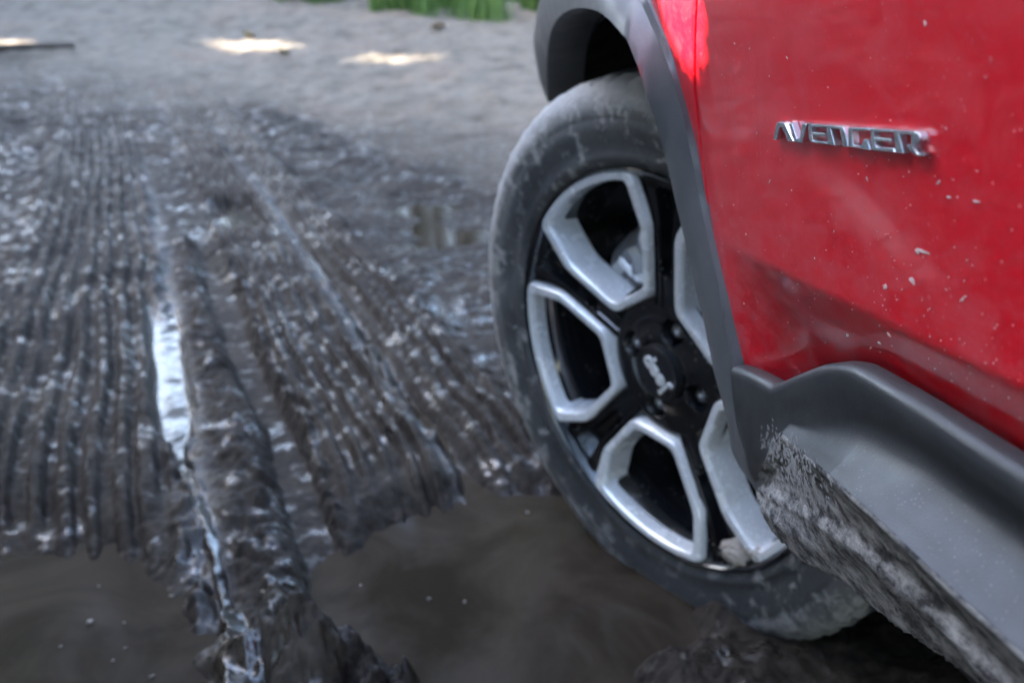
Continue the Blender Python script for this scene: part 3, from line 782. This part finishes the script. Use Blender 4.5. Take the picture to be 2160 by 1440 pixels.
# ------------------------------------------------------------------ small things on the ground
def ground_hit(px, py):
    d = to_world(ray(px, py)); t = .4
    for _ in range(4000):
        p = d * t; z = float(ground(np.array([p[0]]), np.array([p[1]]))[0][0])
        if CAM_H + p[2] <= z: return np.array([p[0], p[1], z])
        t += max(.003, .5 * (CAM_H + p[2] - z))
        if t > 200: break
    return np.array([p[0], p[1], z])
def tag(o, label, cat, group=None):
    o['label'] = label; o['category'] = cat
    if group: o['group'] = group
# fallen branch at the far left
a, b = ground_hit(-60, 122), ground_hit(158, 104)
pts = resample(np.array([a, a * .66 + b * .34 + [0, 0, .03], a * .3 + b * .7 + [0, 0, .015], b]), 14)
tub = []
for i, p in enumerate(pts):
    r = .040 * (1 - .45 * i / 13) * (1 + .15 * math.sin(i * 2.1)); ring = []
    d = nz(pts[min(i + 1, 13)] - pts[max(i - 1, 0)]); s_ = nz(np.cross(d, [0, 0, 1])); u_ = np.cross(s_, d)
    for q in range(10): ring.append(p + [0, 0, .03] + (s_ * math.cos(q * .628) + u_ * math.sin(q * .628)) * r)
    tub.append(ring)
br = grid('branch', tub, BARK, close=True); tag(br, 'dark fallen branch lying on the dry ground at the far left', 'branch')
# pebbles in the puddles
peb = [(190, 1310, 14, 'largest pale pebble in the lower left puddle, near its middle'),
       (362, 1256, 9, 'pale pebble by the right-hand mud edge of the lower left puddle'),
       (262, 1312, 6, 'tiny pebble just right of the largest one in the lower left puddle'),
       (128, 1124, 6, 'tiny pebble at the far muddy shore of the lower left puddle'),
       (430, 1322, 9, 'pale pebble against the wet white streak beside the lower left puddle'),
       (265, 1365, 7, 'small pebble below and right of the largest one in the lower left puddle'),
       (320, 1425, 10, 'pale pebble at the bottom edge of the photo in the lower left puddle'),
       (208, 1236, 6, 'tiny pebble standing alone above the largest one in the left puddle'),
       (128, 1362, 6, 'tiny pebble leftmost of the near ones in the lower left puddle'),
       (905, 1262, 10, 'left one of two pale pebbles in the brown puddle beside the tyre'),
       (980, 1268, 8, 'right one of two pale pebbles in the brown puddle beside the tyre'),
       (1113, 1080, 9, 'pale pebble close to the tyre at the far side of the brown puddle'),
       (317, 1173, 5, 'tiny pebble near the far right corner of the lower left puddle'),
       (238, 1392, 6, 'tiny pebble low in the left puddle, left of the bottom edge pebble')]
p0 = None
for px, py, sz, lab in peb:
    g_ = ground_pt(px, py, .002); r = sz / FL * np.linalg.norm(g_ - [0, 0, CAM_H]) * .55
    if p0 is None:
        p0 = o = clump('pebble', (0, 0, 0), 1., 2, STONE, None, 9, (1, .8, .5))
    else: o = p0.copy(); COL.objects.link(o)
    o.location = g_; o.scale = (r, r * random.uniform(.7, 1), r * random.uniform(.7, 1.1)); o.rotation_euler = (0, 0, random.uniform(0, 6))
    tag(o, lab, 'pebble', 'pebbles in the puddles')
# pale scraps beside the sunlit patch
def leaf_scrap(px, py, s_, lab, mat):
    g_ = ground_hit(px, py); n = 10; v = []; f = []
    for i in range(n + 1):
        t = i / n; w_ = .38 * math.sin(math.pi * t) ** .8
        for q in (-1, 0, 1): v.append(((t - .5), q * w_, .10 * math.sin(3 * t) + .08 * abs(q)))
    for i in range(n):
        for q in range(2): f.append((i * 3 + q, i * 3 + q + 1, i * 3 + q + 4, i * 3 + q + 3))
    o = mesh('leaf', v, f, mat); o.location = g_ + [0, 0, .01]; o.scale = (s_, s_, s_); o.rotation_euler = (.5, .2, random.uniform(0, 6)); tag(o, lab, 'leaf')
YEL = mat_simple('yellowed leaf', (.55, .50, .30), .6); GRN = mat_simple('fresh green leaf', (.16, .30, .10), .5); PKL = mat_simple('pale dead leaf', (.60, .48, .40), .7)
leaf_scrap(525, 80, .14, 'small pale yellow leaf lying just behind the bright sun patch', YEL)
leaf_scrap(598, 114, .14, 'small green leaf at the right end of the bright sun patch', GRN)
leaf_scrap(925, 62, .16, 'pale dead leaf on the dry ground below the green grass', PKL)

# grass at the far edge of the clearing
def blades(n, xy, hmin, hmax, wid):
    V = np.zeros((n, 5, 3)); F_ = []
    T = rng.random(n)
    for i in range(n):
        x, y = xy[i]; z = 0
        a = rng.random() * 6.28; hh = rng.uniform(hmin, hmax); lean = rng.uniform(.1, .6) * hh; w_ = wid * rng.uniform(.6, 1.3)
        dx, dy = math.cos(a), math.sin(a); sx, sy = -dy * w_, dx * w_
        V[i] = [(x - sx, y - sy, z), (x + sx, y + sy, z), (x - sx * .8 + dx * lean * .3, y - sy * .8 + dy * lean * .3, z + hh * .6), (x + sx * .8 + dx * lean * .3, y + sy * .8 + dy * lean * .3, z + hh * .6), (x + dx * lean, y + dy * lean, z + hh)]
    zz = ground(V[:, 0, 0], V[:, 0, 1])[0]; V[:, :, 2] += zz[:, None] - .01
    base = (np.arange(n) * 5)[:, None]
    f4 = base + np.array([[0, 1, 3, 2]]); f3 = base + np.array([[2, 3, 4]])
    return V.reshape(-1, 3), [tuple(q) for q in f4] + [tuple(q) for q in f3], np.repeat(T, 5)
edge = np.array([ground_hit(px, py)[:2] for px, py in ((600, 3), (690, 12), (800, 22), (900, 30), (1000, 34), (1080, 42), (1160, 40), (1300, 44))])
NG = 26000
tt = rng.random(NG) * (len(edge) - 1); ii = tt.astype(int); e0 = edge[ii] * (1 - tt + ii)[:, None] + edge[ii + 1] * (tt - ii)[:, None]
back = rng.exponential(1.6, NG); gx = e0 + np.array([.15, 1]) * back[:, None] + rng.normal(0, .10, (NG, 2))
gx = gx[fbm(gx[:, 0], gx[:, 1], .8, 3, 401) > -.25 + .25 * np.exp(-back)]
v, f, T = blades(len(gx), gx, .08, .38, .011)
gr = mesh('grass', v, f, GRASS, smooth=False); gr['kind'] = 'stuff'
gr.data.attributes.new('tint', 'FLOAT', 'POINT').data.foreach_set('value', T.astype(np.float32))

# ------------------------------------------------------------------ the wood round the clearing, plus an added leaf screen
patches = [(ground_hit(540, 97), .17), (ground_hit(500, 97), .12), (ground_hit(580, 97), .12), (ground_hit(780, 130), .13), (ground_hit(830, 132), .10), (ground_hit(-25, 98), .2), (ground_hit(480, 640), .03), (ground_hit(930, 118), .06)]
fender_spot = np.array(CAR_M @ Vector(at(1440, 8))); patches.append((fender_spot, .20))
def box_pts(n, x0, x1, y0, y1, z0, z1): return np.stack([rng.uniform(x0, x1, n), rng.uniform(y0, y1, n), z0 + (z1 - z0) * rng.random(n) ** .9], 1)
C = np.vstack([box_pts(70000, -24, -14, -14, 42, .8, 17), box_pts(9000, 8.5, 14, -12, 26, .8, 11), box_pts(30000, -16, 16, 24, 31, 1.2, 21), box_pts(6000, -12, 12, -17, -11, .8, 11), box_pts(20000, -25, 15, -17, 31, 9.5, 13.5)])
road = (C[:, 0] > -8) & (C[:, 0] < 1.8) & (C[:, 1] > -6) & (C[:, 1] < 24) & (C[:, 2] > 9)
az = np.degrees(np.arctan2(C[:, 0], C[:, 1] - 1.5)); el = np.degrees(np.arctan2(C[:, 2], np.hypot(C[:, 0], C[:, 1] - 1.5)))
C = C[~(road | ((az > -43) & (az < -5) & (el > 14) & (el < 24) & (rng.random(len(C)) < .93)) | ((az > 12) & (az < 36) & (el > 13) & (el < 33)))]
clumpf = np.array(fbm(C[:, 0] * 1.3 + C[:, 2] * .6, C[:, 1] + C[:, 2] * .8, 2.4, 3, 501))
C = C[clumpf > -.62]
keep = np.ones(len(C), bool)
for p, r in patches:
    d = C - p; t = d @ SUN_DIR; q = np.linalg.norm(d - t[:, None] * SUN_DIR, axis=1); keep &= ~((q < r + .13) & (t > 0))
C = C[keep]; n = len(C)
size = rng.uniform(.26, .42, n)
bc = fender_spot + SUN_DIR * 1.5; b1_ = nz(np.cross(SUN_DIR, [0, 0, 1])); b2_ = np.cross(b1_, SUN_DIR)  # unseen leaf screen, added to shade the door and spot the fender with sun
nb = 24000; rb = .62 * np.sqrt(rng.random(nb)); ab = rng.uniform(0, 6.283, nb); szb = rng.uniform(.022, .042, nb)
rb[18000:] = .15 * np.sqrt(rng.random(nb - 18000)); szb[18000:] = rng.uniform(.007, .012, nb - 18000)
pb = np.stack([rb * np.cos(ab), rb * np.sin(ab)], 1)
gap = np.hypot(pb[:, 0] / (.034 + szb), pb[:, 1] / (.026 + szb)) < 1
pb = pb[~gap]; szb = szb[~gap]
CB = bc + pb[:, :1] * b1_ + pb[:, 1:] * b2_ + SUN_DIR * rng.uniform(-.12, .12, (len(pb), 1))
C = np.vstack([C, CB]); size = np.r_[size, szb]; n = len(C); N = rng.normal(size=(n, 3)); N[:, 2] = np.abs(N[:, 2]) + .3; N /= np.linalg.norm(N, axis=1)[:, None]
A_ = np.cross(N, rng.normal(size=(n, 3))); A_ /= np.linalg.norm(A_, axis=1)[:, None]; B_ = np.cross(N, A_)
k6 = np.linspace(0, 2 * np.pi, 5, endpoint=False)
V = C[:, None, :] + size[:, None, None] * (np.cos(k6)[None, :, None] * A_[:, None, :] + np.sin(k6)[None, :, None] * B_[:, None, :] * .75) * rng.uniform(.7, 1.05, (n, 5, 1))
lm = bpy.data.meshes.new('woodland_and_screen'); lm.vertices.add(n * 5); lm.vertices.foreach_set('co', V.reshape(-1).astype(np.float32))
lm.loops.add(n * 5); lm.loops.foreach_set('vertex_index', np.arange(n * 5, dtype=np.int32)); lm.polygons.add(n); lm.polygons.foreach_set('loop_start', (np.arange(n) * 5).astype(np.int32))
lm.update(calc_edges=True); lm.attributes.new('tint', 'FLOAT', 'POINT').data.foreach_set('value', np.repeat(rng.random(n), 5).astype(np.float32))
wo_ = link('woodland_and_screen', lm, LEAF); wo_['kind'] = 'stuff'
